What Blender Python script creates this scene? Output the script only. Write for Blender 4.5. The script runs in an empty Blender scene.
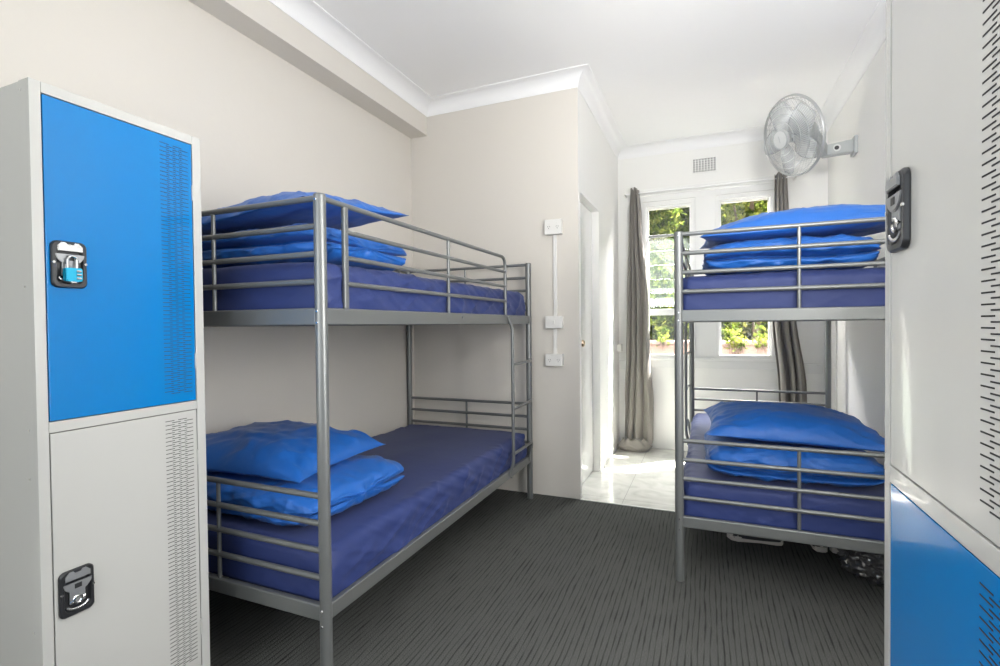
import bpy, bmesh, math, random
from mathutils import Vector, Matrix, noise
from math import sin, cos, pi, radians as R

S = bpy.context.scene
COL = S.collection

# ------------------------------------------------------------------ materials
def nodes_of(m):
    m.use_nodes = True
    nt = m.node_tree
    return nt, nt.nodes, nt.links

def mat(name, col, rough=.5, metal=0, spec=.5, bump=None, var=None, coat=0, sheen=0, trans=0, alpha=1):
    """bump=(scale, strength, stretch) ; var=(scale, amount) slight own colour variation"""
    m = bpy.data.materials.new(name)
    nt, N, L = nodes_of(m)
    b = N['Principled BSDF']
    b.inputs['Base Color'].default_value = (*col, 1)
    b.inputs['Roughness'].default_value = rough
    b.inputs['Metallic'].default_value = metal
    b.inputs['Specular IOR Level'].default_value = spec
    b.inputs['Coat Weight'].default_value = coat
    b.inputs['Sheen Weight'].default_value = sheen
    b.inputs['Transmission Weight'].default_value = trans
    b.inputs['Alpha'].default_value = alpha
    tc = N.new('ShaderNodeTexCoord')
    if bump:
        mp = N.new('ShaderNodeMapping')
        mp.inputs['Scale'].default_value = bump[2] if len(bump) > 2 else (1, 1, 1)
        nz = N.new('ShaderNodeTexNoise'); nz.inputs['Scale'].default_value = bump[0]
        nz.inputs['Detail'].default_value = 4
        bp = N.new('ShaderNodeBump'); bp.inputs['Strength'].default_value = bump[1]
        bp.inputs['Distance'].default_value = .01
        L.new(tc.outputs['Object'], mp.inputs[0]); L.new(mp.outputs[0], nz.inputs[0])
        L.new(nz.outputs[0], bp.inputs['Height']); L.new(bp.outputs[0], b.inputs['Normal'])
    if var:
        nz = N.new('ShaderNodeTexNoise'); nz.inputs['Scale'].default_value = var[0]
        nz.inputs['Detail'].default_value = 5
        mx = N.new('ShaderNodeMix'); mx.data_type = 'RGBA'
        mx.inputs[6].default_value = (*[c * (1 - var[1]) for c in col], 1)
        mx.inputs[7].default_value = (*[min(1, c * (1 + var[1])) for c in col], 1)
        L.new(tc.outputs['Object'], nz.inputs[0]); L.new(nz.outputs[0], mx.inputs[0])
        L.new(mx.outputs[2], b.inputs['Base Color'])
    return m

M = {}
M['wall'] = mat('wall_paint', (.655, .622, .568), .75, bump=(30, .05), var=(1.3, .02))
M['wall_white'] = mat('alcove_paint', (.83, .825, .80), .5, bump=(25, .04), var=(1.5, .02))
M['ceiling'] = mat('ceiling_paint', (.88, .88, .875), .8, var=(1.1, .01))
M['trimw'] = mat('cornice_paint', (.84, .84, .84), .55)
M['gloss'] = mat('white_gloss_paint', (.82, .82, .80), .22, coat=.2)
M['door'] = mat('door_gloss_paint', (.80, .81, .79), .14, coat=.4)
M['steel'] = mat('silver_bed_paint', (.20, .208, .206), .38, metal=.5, bump=(260, .02))
M['steel_b'] = mat('slat_steel', (.3, .31, .3), .4, metal=.5)
M['chrome'] = mat('chrome', (.8, .8, .8), .15, metal=1)
M['locker'] = mat('locker_grey_enamel', (.53, .53, .505), .24, coat=.3, bump=(7, .012), var=(2, .02))
M['lside'] = mat('locker_side_enamel', (.50, .49, .46), .35, bump=(7, .012), var=(2, .02))
M['lblue'] = mat('locker_blue_enamel', (.0, .19, .53), .12, coat=.15, bump=(6, .012))
M['slot'] = mat('slot_dark', (.02, .02, .022), .8)
M['gap'] = mat('gap_dark', (.02, .02, .02), .9)
M['black'] = mat('black_plastic', (.022, .023, .026), .32)
M['lgrey'] = mat('latch_grey', (.30, .31, .32), .35, metal=.4)
M['lsilver'] = mat('latch_silver', (.62, .62, .62), .25, metal=.8)
M['teal'] = mat('padlock_teal', (.0, .34, .55), .3, metal=.3)
M['sheet'] = mat('navy_fitted_sheet', (.017, .034, .150), .6, sheen=.08, bump=(9, .14, (1, 1.4, 1)), var=(5, .10))
M['duvet'] = mat('blue_duvet_cotton', (.008, .112, .44), .5, sheen=.08, bump=(10, .3, (1, 1.6, 1)), var=(4, .08))
M['pillow'] = mat('blue_pillow_cotton', (.006, .105, .42), .48, sheen=.08, bump=(9, .35, (1.8, 1, 1)), var=(4, .08))
M['curtain'] = mat('taupe_curtain', (.24, .222, .20), .8, sheen=.3, bump=(120, .05), var=(6, .06))
M['plastic_w'] = mat('white_plastic', (.74, .73, .70), .35)
M['brass'] = mat('knob_metal', (.42, .33, .24), .25, metal=1)
M['fan_grey'] = mat('fan_grey_plastic', (.42, .44, .44), .4)
M['fan_wire'] = mat('fan_wire', (.5, .51, .51), .35, metal=.5)
M['fan_blade'] = mat('fan_blade_clear', (.66, .69, .69), .25, alpha=.38)
M['fan_hub'] = mat('fan_hub', (.62, .63, .62), .35)
M['pink'] = mat('garden_wall_render', (.27, .185, .155), .85, var=(5, .08))
M['pave'] = mat('paving', (.06, .058, .054), .9, var=(3, .1))
M['bark'] = mat('bark', (.09, .06, .035), .9, var=(20, .3))
M['sole'] = mat('shoe_sole', (.52, .49, .45), .6)
M['shoe'] = mat('shoe_fabric', (.03, .03, .035), .8, bump=(200, .2))
M['shoe_t'] = mat('shoe_tan', (.12, .09, .08), .8)
M['dark_cloth'] = mat('dark_cloth', (.16, .15, .15), .9, bump=(30, .5))
M['strip'] = mat('threshold_strip', (.62, .62, .6), .4, metal=.3)

# glass: clear for sun and view with a fresnel reflection
def glass(name, tint, refl, frost=0, fcol=(.8, .9, .86)):
    m = bpy.data.materials.new(name)
    nt, N, L = nodes_of(m); N.remove(N['Principled BSDF'])
    out = N['Material Output']
    t = N.new('ShaderNodeBsdfTransparent'); t.inputs[0].default_value = (*tint, 1)
    g = N.new('ShaderNodeBsdfGlossy'); g.inputs['Roughness'].default_value = .03
    fr = N.new('ShaderNodeFresnel')
    # a thin pane reflects alike from both of its faces (no total internal reflection at the back face)
    ge = N.new('ShaderNodeNewGeometry'); mi_ = N.new('ShaderNodeMix'); mi_.inputs[2].default_value = refl; mi_.inputs[3].default_value = 1 / refl
    L.new(ge.outputs['Backfacing'], mi_.inputs[0]); L.new(mi_.outputs[0], fr.inputs[0])
    mx = N.new('ShaderNodeMixShader')
    last = t
    if frost:
        d = N.new('ShaderNodeBsdfTranslucent'); d.inputs[0].default_value = (*fcol, 1)
        m2 = N.new('ShaderNodeMixShader'); m2.inputs[0].default_value = frost
        L.new(t.outputs[0], m2.inputs[1]); L.new(d.outputs[0], m2.inputs[2]); last = m2
    L.new(fr.outputs[0], mx.inputs[0]); L.new(last.outputs[0], mx.inputs[1]); L.new(g.outputs[0], mx.inputs[2])
    L.new(mx.outputs[0], out.inputs[0])
    return m
M['glass'] = glass('window_glass', (.98, .98, .98), 1.45)
M['louvre'] = glass('louvre_glass', (.93, .96, .94), 1.4, .008)
M['plastic_clear'] = glass('bag_film', (.55, .56, .58), 2.4, .30, (.8, .8, .82))

def carpet():
    m = bpy.data.materials.new('carpet_ribbed')
    nt, N, L = nodes_of(m); b = N['Principled BSDF']
    b.inputs['Roughness'].default_value = .95; b.inputs['Specular IOR Level'].default_value = .1
    tc = N.new('ShaderNodeTexCoord')
    def nz(scale, st, det=2):
        mp = N.new('ShaderNodeMapping'); mp.inputs['Scale'].default_value = st
        n = N.new('ShaderNodeTexNoise'); n.inputs['Scale'].default_value = scale; n.inputs['Detail'].default_value = det
        L.new(tc.outputs['Object'], mp.inputs[0]); L.new(mp.outputs[0], n.inputs[0]); return n
    n2 = nz(260, (1, 1, 1), 3); n3 = nz(1, (30, 8, 1), 2); n4 = nz(1, (14, 2.0, 1), 2)
    sx = N.new('ShaderNodeSeparateXYZ'); L.new(tc.outputs['Object'], sx.inputs[0])
    def mth(op, a, b=0):
        q = N.new('ShaderNodeMath'); q.operation = op
        for k, w_ in enumerate((a, b)):
            if isinstance(w_, (int, float)): q.inputs[k].default_value = w_
            else: L.new(w_, q.inputs[k])
        return q.outputs[0]
    wob = mth('MULTIPLY', n4.outputs[0], .03)
    ln = mth('ABSOLUTE', mth('SINE', mth('MULTIPLY', mth('ADD', sx.outputs[0], wob), pi / .021)))
    rib = mth('MULTIPLY', mth('SINE', mth('MULTIPLY', sx.outputs[1], 2 * pi / .011)), .06)
    fac = mth('ADD', mth('ADD', mth('MULTIPLY', ln, 1.5), mth('MULTIPLY', n3.outputs[0], 1.9)), mth('SUBTRACT', rib, .72))
    n1 = N.new('ShaderNodeMath'); n1.operation = 'MINIMUM'; n1.inputs[1].default_value = 1; L.new(fac, n1.inputs[0])
    r1 = N.new('ShaderNodeValToRGB'); r1.color_ramp.elements[0].position = .1; r1.color_ramp.elements[1].position = .95
    r1.color_ramp.elements[0].color = (.044, .045, .044, 1); r1.color_ramp.elements[1].color = (.118, .121, .114, 1)
    r2 = N.new('ShaderNodeValToRGB'); r2.color_ramp.elements[0].position = .3; r2.color_ramp.elements[1].position = .7
    r2.color_ramp.elements[0].color = (.45, .45, .45, 1); r2.color_ramp.elements[1].color = (1, 1, 1, 1)
    mx = N.new('ShaderNodeMix'); mx.data_type = 'RGBA'; mx.blend_type = 'MULTIPLY'; mx.inputs[0].default_value = 1
    L.new(n1.outputs[0], r1.inputs[0]); L.new(n2.outputs[0], r2.inputs[0])
    L.new(r1.outputs[0], mx.inputs[6]); L.new(r2.outputs[0], mx.inputs[7])
    L.new(mx.outputs[2], b.inputs['Base Color'])
    bp = N.new('ShaderNodeBump'); bp.inputs['Strength'].default_value = .5; bp.inputs['Distance'].default_value = .004
    ad = N.new('ShaderNodeMath'); ad.operation = 'ADD'; L.new(n1.outputs[0], ad.inputs[0]); L.new(n2.outputs[0], ad.inputs[1])
    L.new(ad.outputs[0], bp.inputs['Height']); L.new(bp.outputs[0], b.inputs['Normal'])
    return m
M['carpet'] = carpet()

def tiles():
    m = bpy.data.materials.new('marble_tiles')
    nt, N, L = nodes_of(m); b = N['Principled BSDF']
    b.inputs['Roughness'].default_value = .16
    tc = N.new('ShaderNodeTexCoord'); mp = N.new('ShaderNodeMapping')
    mp.inputs['Location'].default_value = (.53, -4.62 + 1.2 * 4, 0)
    br = N.new('ShaderNodeTexBrick'); br.offset = 0; br.inputs['Scale'].default_value = 1
    br.inputs['Brick Width'].default_value = .6; br.inputs['Row Height'].default_value = 1.2
    br.inputs['Mortar Size'].default_value = .002; br.inputs['Mortar Smooth'].default_value = .1
    br.inputs['Mortar'].default_value = (.36, .35, .33, 1)
    n = N.new('ShaderNodeTexNoise'); n.inputs['Scale'].default_value = 5; n.inputs['Detail'].default_value = 9
    n.inputs['Distortion'].default_value = 1.5
    r = N.new('ShaderNodeValToRGB'); r.color_ramp.elements[0].position = .35; r.color_ramp.elements[1].position = .6
    r.color_ramp.elements[0].color = (.50, .49, .46, 1); r.color_ramp.elements[1].color = (.62, .61, .58, 1)
    L.new(tc.outputs['Object'], mp.inputs[0]); L.new(mp.outputs[0], br.inputs[0]); L.new(tc.outputs['Object'], n.inputs[0])
    L.new(n.outputs[0], r.inputs[0]); L.new(r.outputs[0], br.inputs['Color1']); L.new(r.outputs[0], br.inputs['Color2'])
    L.new(br.outputs[0], b.inputs['Base Color'])
    return m
M['tiles'] = tiles()

def leafmat(name, c0, c1, c2):
    m = bpy.data.materials.new(name)
    nt, N, L = nodes_of(m); N.remove(N['Principled BSDF']); out = N['Material Output']
    tc = N.new('ShaderNodeTexCoord')
    n = N.new('ShaderNodeTexNoise'); n.inputs['Scale'].default_value = 9; n.inputs['Detail'].default_value = 3
    r = N.new('ShaderNodeValToRGB'); r.color_ramp.elements[0].position = .32; r.color_ramp.elements[1].position = .68
    r.color_ramp.elements[0].color = (*c0, 1); r.color_ramp.elements[1].color = (*c2, 1)
    e = r.color_ramp.elements.new(.5); e.color = (*c1, 1)
    d = N.new('ShaderNodeBsdfDiffuse'); t = N.new('ShaderNodeBsdfTranslucent'); mx = N.new('ShaderNodeMixShader')
    mx.inputs[0].default_value = .5
    L.new(tc.outputs['Object'], n.inputs[0]); L.new(n.outputs[0], r.inputs[0])
    L.new(r.outputs[0], d.inputs[0]); L.new(r.outputs[0], t.inputs[0])
    L.new(d.outputs[0], mx.inputs[1]); L.new(t.outputs[0], mx.inputs[2]); L.new(mx.outputs[0], out.inputs[0])
    return m
M['leaf'] = leafmat('leaves_green', (.012, .03, .006), (.09, .13, .02), (.26, .28, .06))
M['leaf_y'] = leafmat('leaves_yellow_green', (.02, .045, .006), (.14, .18, .028), (.36, .35, .08))

# ------------------------------------------------------------------ mesh helpers
def link(name, bm, m, parent=None, smooth=35, loc=None):
    me = bpy.data.meshes.new(name)
    bm.normal_update()
    bm.to_mesh(me); bm.free()
    for mm in (m if isinstance(m, (list, tuple)) else [m]): me.materials.append(mm)
    if smooth:
        for p in me.polygons: p.use_smooth = True
        me.set_sharp_from_angle(angle=R(smooth))
    o = bpy.data.objects.new(name, me); COL.objects.link(o)
    if smooth and smooth < 50:
        w = o.modifiers.new('WeightedNormal', 'WEIGHTED_NORMAL'); w.keep_sharp = True; w.weight = 100
    if parent: o.parent = parent
    if loc: o.location = loc
    return o

def tag(o, label=None, cat=None, group=None, kind=None):
    if label: o['label'] = label
    if cat: o['category'] = cat
    if group: o['group'] = group
    if kind: o['kind'] = kind
    return o

def thing(name, label, cat, loc=(0, 0, 0), group=None, rot=(0, 0, 0)):
    o = bpy.data.objects.new(name, None); COL.objects.link(o)
    o.location = loc; o.rotation_euler = rot; o.empty_display_size = .1
    return tag(o, label, cat, group)

def struct(name, bm, m, smooth=35):
    return tag(link(name, bm, m, None, smooth), kind='structure')

def B(): return bmesh.new()

def box(bm, x0, x1, y0, y1, z0, z1, bev=0, mi=0, seg=2):
    x0, x1 = min(x0, x1), max(x0, x1); y0, y1 = min(y0, y1), max(y0, y1)
    t = bmesh.new()
    bmesh.ops.create_cube(t, size=1)
    for v in t.verts:
        v.co = Vector(((v.co.x + .5) * (x1 - x0) + x0, (v.co.y + .5) * (y1 - y0) + y0, (v.co.z + .5) * (z1 - z0) + z0))
    if bev: bmesh.ops.bevel(t, geom=t.edges[:], offset=bev, segments=seg, affect='EDGES', profile=.5)
    merge(bm, t, mi)

def merge(bm, t, mi=0, mtx=None):
    mp = {}
    for v in t.verts: mp[v] = bm.verts.new(mtx @ v.co if mtx else v.co)
    for f in t.faces:
        try:
            nf = bm.faces.new([mp[v] for v in f.verts]); nf.material_index = mi
        except ValueError: pass
    t.free()

def tube(bm, pts, r, seg=12, closed=False, caps=True, mi=0, ry=None):
    """sweep a circle along pts"""
    pts = [Vector(p) for p in pts]; n = len(pts); rings = []
    rs = r if isinstance(r, (list, tuple)) else [r] * n
    def tan(i):
        if closed: return (pts[(i + 1) % n] - pts[i - 1]).normalized()
        a = pts[max(i - 1, 0)]; b = pts[min(i + 1, n - 1)]; return (b - a).normalized()
    t0 = tan(0); up = Vector((0, 0, 1)) if abs(t0.z) < .9 else Vector((1, 0, 0))
    nrm = (up - t0 * up.dot(t0)).normalized()
    for i in range(n):
        t = tan(i); nrm = (nrm - t * nrm.dot(t)).normalized(); bn = t.cross(nrm)
        rings.append([bm.verts.new(pts[i] + (nrm * cos(a) * rs[i] + bn * sin(a) * (ry or rs[i]))) for a in [2 * pi * k / seg for k in range(seg)]])
    m = n if closed else n - 1
    for i in range(m):
        A = rings[i]; C = rings[(i + 1) % n]
        for k in range(seg):
            f = bm.faces.new((A[k], C[k], C[(k + 1) % seg], A[(k + 1) % seg])); f.material_index = mi
    if caps and not closed:
        f = bm.faces.new(rings[0]); f.material_index = mi
        f = bm.faces.new(rings[-1][::-1]); f.material_index = mi

def prism(bm, poly, axis, a, b, bev=0, mi=0):
    """poly = 2-D points in the plane normal to axis ('x': (y,z), 'y': (x,z), 'z': (x,y)), extruded a..b"""
    def P(p, w):
        return {'x': (w, p[0], p[1]), 'y': (p[0], w, p[1]), 'z': (p[0], p[1], w)}[axis]
    t = bmesh.new()
    v0 = [t.verts.new(P(p, a)) for p in poly]; v1 = [t.verts.new(P(p, b)) for p in poly]
    n = len(poly)
    f0 = t.faces.new(v0); f1 = t.faces.new(v1[::-1])
    for i in range(n): t.faces.new((v0[(i + 1) % n], v0[i], v1[i], v1[(i + 1) % n]))
    bmesh.ops.recalc_face_normals(t, faces=t.faces[:])
    if bev:
        es = [e for e in t.edges if all(f in (f0, f1) or True for f in e.link_faces) and (f0 in e.link_faces or f1 in e.link_faces)]
        bmesh.ops.bevel(t, geom=es, offset=bev, segments=2, affect='EDGES')
    merge(bm, t, mi)

def rrect(cx, cy, w, h, r, n=5):
    pts = []
    for sx, sy, a0 in ((1, 1, 0), (-1, 1, 90), (-1, -1, 180), (1, -1, 270)):
        for k in range(n + 1):
            a = R(a0 + 90 * k / n)
            pts.append((cx + sx * (w / 2 - r) + r * cos(a), cy + sy * (h / 2 - r) + r * sin(a)))
    return pts

def bend(p0, p1, p2, r, n=6):
    """polyline p0 -> arc near p1 -> p2"""
    p0, p1, p2 = map(Vector, (p0, p1, p2))
    a = p1 + (p0 - p1).normalized() * r; b = p1 + (p2 - p1).normalized() * r
    return [p0] + [a * (1 - t) ** 2 + p1 * 2 * t * (1 - t) + b * t * t for t in [k / n for k in range(n + 1)]] + [p2]

# ------------------------------------------------------------------ dimensions (metres)
XL, XSOF, XC, XR = -2.119, -1.974, -.804, .935
YW, YFAR, YB = 3.318, 4.938, -1.7
ZC = 2.885; ZCOR = 2.79; ZSOF = 2.647

# ------------------------------------------------------------------ room shell
bm = B(); box(bm, XL - .1, XR + .1, YB - .1, YW, -.08, 0); struct('floor', bm, M['carpet'])
bm = B(); box(bm, XC - .25, XR + .1, YW, YFAR + .12, -.08, 0.001); struct('floor_tiled', bm, M['tiles'])
bm = B(); box(bm, XC, XR, YW - .008, YW + .006, -.01, .004, .001); struct('trim_1', bm, M['strip'])
bm = B(); box(bm, XL - .1, XR + .1, YB - .1, YFAR + .12, ZC, ZC + .1); struct('ceiling', bm, M['ceiling'])
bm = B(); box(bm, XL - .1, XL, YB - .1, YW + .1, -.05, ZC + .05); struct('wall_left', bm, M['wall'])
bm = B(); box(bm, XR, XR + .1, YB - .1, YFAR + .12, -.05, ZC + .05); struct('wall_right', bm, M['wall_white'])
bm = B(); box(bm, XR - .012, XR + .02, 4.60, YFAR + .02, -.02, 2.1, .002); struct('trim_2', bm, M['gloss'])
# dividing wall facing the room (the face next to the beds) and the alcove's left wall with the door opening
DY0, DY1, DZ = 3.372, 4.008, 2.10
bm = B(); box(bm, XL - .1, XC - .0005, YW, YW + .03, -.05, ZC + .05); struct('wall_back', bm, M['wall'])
bm = B()
box(bm, XC - .12, XC, YW + .001, DY0, -.05, ZC + .05)
box(bm, XC - .12, XC, DY1, YFAR + .12, -.05, ZC + .05)
box(bm, XC - .12, XC, DY0, DY1, DZ, ZC + .05)
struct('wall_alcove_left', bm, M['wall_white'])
# door, recessed in that wall
d = bpy.data.objects.new('door_1', None); COL.objects.link(d); tag(d, kind='structure'); d.location = (XC, DY0, 0)
bm = B()
box(bm, -.096, -.058, .004, DY1 - DY0 - .004, .006, DZ - .004, .002)
link('door_leaf', bm, M['door'], d)
bm = B()
tube(bm, [(-.058, .085, 1.06), (-.052, .085, 1.06), (-.05, .085, 1.06)], [.026, .026, .022], 20)
tube(bm, [(-.052, .085, 1.06), (-.028, .085, 1.06), (-.022, .085, 1.06), (-.012, .085, 1.06), (0.0, .085, 1.06), (.004, .085, 1.06)], [.009, .009, .02, .026, .022, .008], 20)
link('door_handle', bm, M['brass'], d)
for z in (.3, 1.75):
    bm = B(); box(bm, -.062, -.050, DY1 - DY0 - .016, DY1 - DY0 - .001, z, z + .09, .002)
    link('door_hinge', bm, M['gloss'], d)
# small door stop
# far wall with two window openings
W1 = (-.540, -.135); W2 = (.095, .512); WZ0, WZ1 = .872, 2.30
bm = B()
ya, yb = YFAR, YFAR + .075
box(bm, XC - .1, W1[0], ya, yb, -.05, ZC + .05)
box(bm, W1[1], W2[0], ya, yb, -.05, ZC + .05)
box(bm, W2[1], XR + .1, ya, yb, -.05, ZC + .05)
for w in (W1, W2):
    box(bm, w[0], w[1], ya, yb, -.05, WZ0); box(bm, w[0], w[1], ya, yb, WZ1, ZC + .05)
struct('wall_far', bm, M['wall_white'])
# joinery panel around the windows: flat board, mullion, head moulding, sill
bm = B()
box(bm, -.60, W1[0] - .03, ya - .012, ya, .86, 2.44, .002)
box(bm, W1[1] + .03, W2[0] - .03, ya - .012, ya, .86, 2.40, .002)
box(bm, W2[1] + .03, .60, ya - .012, ya, .86, 2.44, .002)
box(bm, -.60, .60, ya - .013, ya, 2.35, 2.44, .002)
box(bm, -.62, .62, ya - .03, ya, 2.44, 2.462, .004)
box(bm, -.61, .61, ya - .022, ya, 2.405, 2.42, .003)
struct('trim_3', bm, M['gloss'])
bm = B()
box(bm, -.62, .60, ya - .035, ya, .845, .872, .005)
box(bm, -.60, .58, ya - .014, ya, .78, .845, .002)
struct('trim_4', bm, M['gloss'])
bm = B()
box(bm, .60, .905, ya - .03, ya, .825, .838, .003)
box(bm, .61, .895, ya - .018, ya, .755, .825, .003)
struct('trim_5', bm, M['gloss'])
bm = B(); box(bm, XC, -.62, ya - .014, ya, .755, .838, .003); struct('trim_6', bm, M['gloss'])

def window(name, x0, x1, louv):
    w = bpy.data.objects.new(name, None); COL.objects.link(w); tag(w, kind='structure'); w.location = (0, YFAR, 0)
    f = B(); fw = .018
    def rim(x0, x1, z0, z1, t, y0, y1, b=.002):
        box(f, x0, x0 + t, y0, y1, z0, z1, b); box(f, x1 - t, x1, y0, y1, z0, z1, b)
        box(f, x0 + t, x1 - t, y0, y1, z1 - t, z1, b); box(f, x0 + t, x1 - t, y0, y1, z0, z0 + t, b)
    rim(x0 - .03, x1 + .03, WZ0 - .0, WZ1 + .035, .032, -.024, .0)      # casing
    rim(x0, x1, WZ0, WZ1, fw, .0, .07)                                   # sash
    if louv:
        box(f, x0 + fw, x1 - fw, .0, .07, 1.272, 1.332, .002)
    link('window_frame', f, M['gloss'], w)
    if louv:
        f = B(); box(f, x0 + fw, x1 - fw, .0, .04, 2.012, 2.034, .003); link('transom_bar', f, M['steel'], w)
        g = B(); box(g, x0 + fw, x1 - fw, .030, .034, 2.034, WZ1 - fw); link('glass_pane', g, M['glass'], w)
        g = B(); box(g, x0 + fw, x1 - fw, .030, .034, WZ0 + fw, 1.272); link('glass_pane', g, M['glass'], w)
        for k in range(5):
            zc = 1.955 - k * .135; g = B(); t = bmesh.new(); bmesh.ops.create_cube(t, size=1)
            a = R(38)
            merge(g, t, 0, Matrix.Translation(((x0 + x1) / 2, .05, zc)) @ Matrix.Rotation(a, 4, 'X') @ Matrix.Diagonal((x1 - x0 - 2 * fw - .004, .005, .150, 1)))
            link('louvre_blade', g, M['louvre'], w)
    else:
        g = B(); box(g, x0 + fw, x1 - fw, .030, .034, WZ0 + fw, WZ1 - fw); link('glass_pane', g, M['glass'], w)
    return w
window('window_1', *W1, True)
window('window_2', *W2, False)

# rear wall (behind the camera) with a big unseen opening added to let fill light in
bm = B(); y0, y1 = YB - .1, YB; a, b_, c, e = -1.9, .8, .7, 2.5
box(bm, XL - .1, a, y0, y1, -.05, ZC + .05); box(bm, b_, XR + .1, y0, y1, -.05, ZC + .05)
box(bm, a, b_, y0, y1, -.05, c); box(bm, a, b_, y0, y1, e, ZC + .05)
struct('wall_rear', bm, M['wall'])

# soffit along the left wall
bm = B(); box(bm, XL - .01, XSOF, YB, YW + .01, ZSOF, ZC + .02); struct('trim_7', bm, M['wall'])

# cornice: cove profile swept round the room with mitres
prof = [(0, -.095), (.004, -.095), (.006, -.088)] + [(.006 + .082 * (1 - cos(R(a))), -.088 + .080 * sin(R(a))) for a in range(10, 91, 10)] + [(.092, -.006), (.095, -.006), (.095, 0), (0, 0)]
path = [(XSOF, YB), (XSOF, YW), (XC, YW), (XC, YFAR), (XR, YFAR), (XR, YB)]
bm = B(); rings = []
for i, p in enumerate(path):
    p = Vector(p)
    def nrm(q0, q1):
        t = (Vector(q1) - Vector(q0)).normalized(); return Vector((t.y, -t.x))
    if i == 0: off = nrm(path[0], path[1])
    elif i == len(path) - 1: off = nrm(path[-2], path[-1])
    else:
        n1 = nrm(path[i - 1], p); n2 = nrm(p, path[i + 1]); off = (n1 + n2) / (1 + n1.dot(n2))
    rings.append([bm.verts.new((p.x + off.x * u, p.y + off.y * u, ZC + v)) for u, v in prof])
for i in range(len(rings) - 1):
    for k in range(len(prof) - 1):
        bm.faces.new((rings[i][k], rings[i][k + 1], rings[i + 1][k + 1], rings[i + 1][k]))
bmesh.ops.recalc_face_normals(bm, faces=bm.faces[:])
struct('trim_8', bm, M['trimw'], 25)

# ------------------------------------------------------------------ air vent
v = thing('air_vent', 'white wall vent with square dark holes above the window head', 'vent', (-.025, YFAR, 2.636))
bm = B(); box(bm, -.112, .112, -.008, .0, -.07, .07, .002); link('plate', bm, M['wall_white'], v)
bm = B()
for i in range(8):
    for j in range(6):
        cx = -.0875 + i * .025; cz = -.052 + j * .021
        box(bm, cx - .0066, cx + .0066, -.0100, -.007, cz - .0052, cz + .0052)
tag(link('hole', bm, M['slot'], v, 0), kind='stuff')

# ------------------------------------------------------------------ wall sockets with surface conduit on the dividing wall
def faceplate(nm, lab, cat, z0, z1, kind, label_x=-.972):
    t = thing(nm, lab, cat, (label_x, YW, (z0 + z1) / 2), 'electrical boxes on the dividing wall')
    h = (z1 - z0) / 2
    bm = B(); box(bm, -.058, .058, -.034, 0, -h, h, .004); link('mounting_box', bm, M['plastic_w'], t)
    bm = B(); box(bm, -.060, .060, -.042, -.034, -h - .001, h + .001, .003); link('cover_plate', bm, M['plastic_w'], t)
    if kind == 'socket':
        for s in (-1, 1):
            bm = B()
            for (dx, dz, an) in ((-.007, .0, 25), (.007, 0, -25), (0, -.012, 0)):
                tt = bmesh.new(); bmesh.ops.create_cube(tt, size=1)
                merge(bm, tt, 0, Matrix.Translation((s * .03 + dx, -.0425, dz + .002)) @ Matrix.Rotation(R(an), 4, 'Y') @ Matrix.Diagonal((.002, .002, .009, 1)))
            link('pin_holes', bm, M['slot'], t, 0)
            bm = B(); box(bm, s * .03 - .006, s * .03 + .006, -.047, -.042, .018, .030, .001); link('rocker_switch', bm, M['plastic_w'], t)
    else:
        bm = B(); box(bm, -.007, .007, -.048, -.042, -.012, .012, .002); link('rocker_switch', bm, M['plastic_w'], t)
faceplate('power_socket', 'white double power box high on the wall, topmost of the three', 'socket', 1.812, 1.912, 'socket')
faceplate('light_switch', 'white switch box on the wall conduit, middle one of the three', 'switch', 1.17, 1.252, 'switch')
faceplate('power_socket', 'white double power box lowest on the wall conduit', 'socket', .912, .992, 'socket')
bm = B(); box(bm, -.0125, .0125, -.014, 0, 1.252, 1.812, .003)
tag(link('conduit', bm, M['plastic_w'], loc=(-.968, YW, 0)), 'longer white cable conduit between upper and middle boxes', 'conduit', 'wall conduits')
bm = B(); box(bm, -.0125, .0125, -.014, 0, .992, 1.17, .003)
tag(link('conduit', bm, M['plastic_w'], loc=(-.972, YW, 0)), 'short white cable conduit between middle and lowest boxes', 'conduit', 'wall conduits')
t = thing('power_socket', 'small white socket box in the alcove corner behind the left curtain', 'socket', (XC, 4.86, .965))
bm = B(); box(bm, 0, .035, -.04, .04, -.035, .035, .004); link('mounting_box', bm, M['plastic_w'], t)
bm = B(); box(bm, .035, .042, -.042, .042, -.037, .037, .003); link('cover_plate', bm, M['plastic_w'], t)

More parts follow.
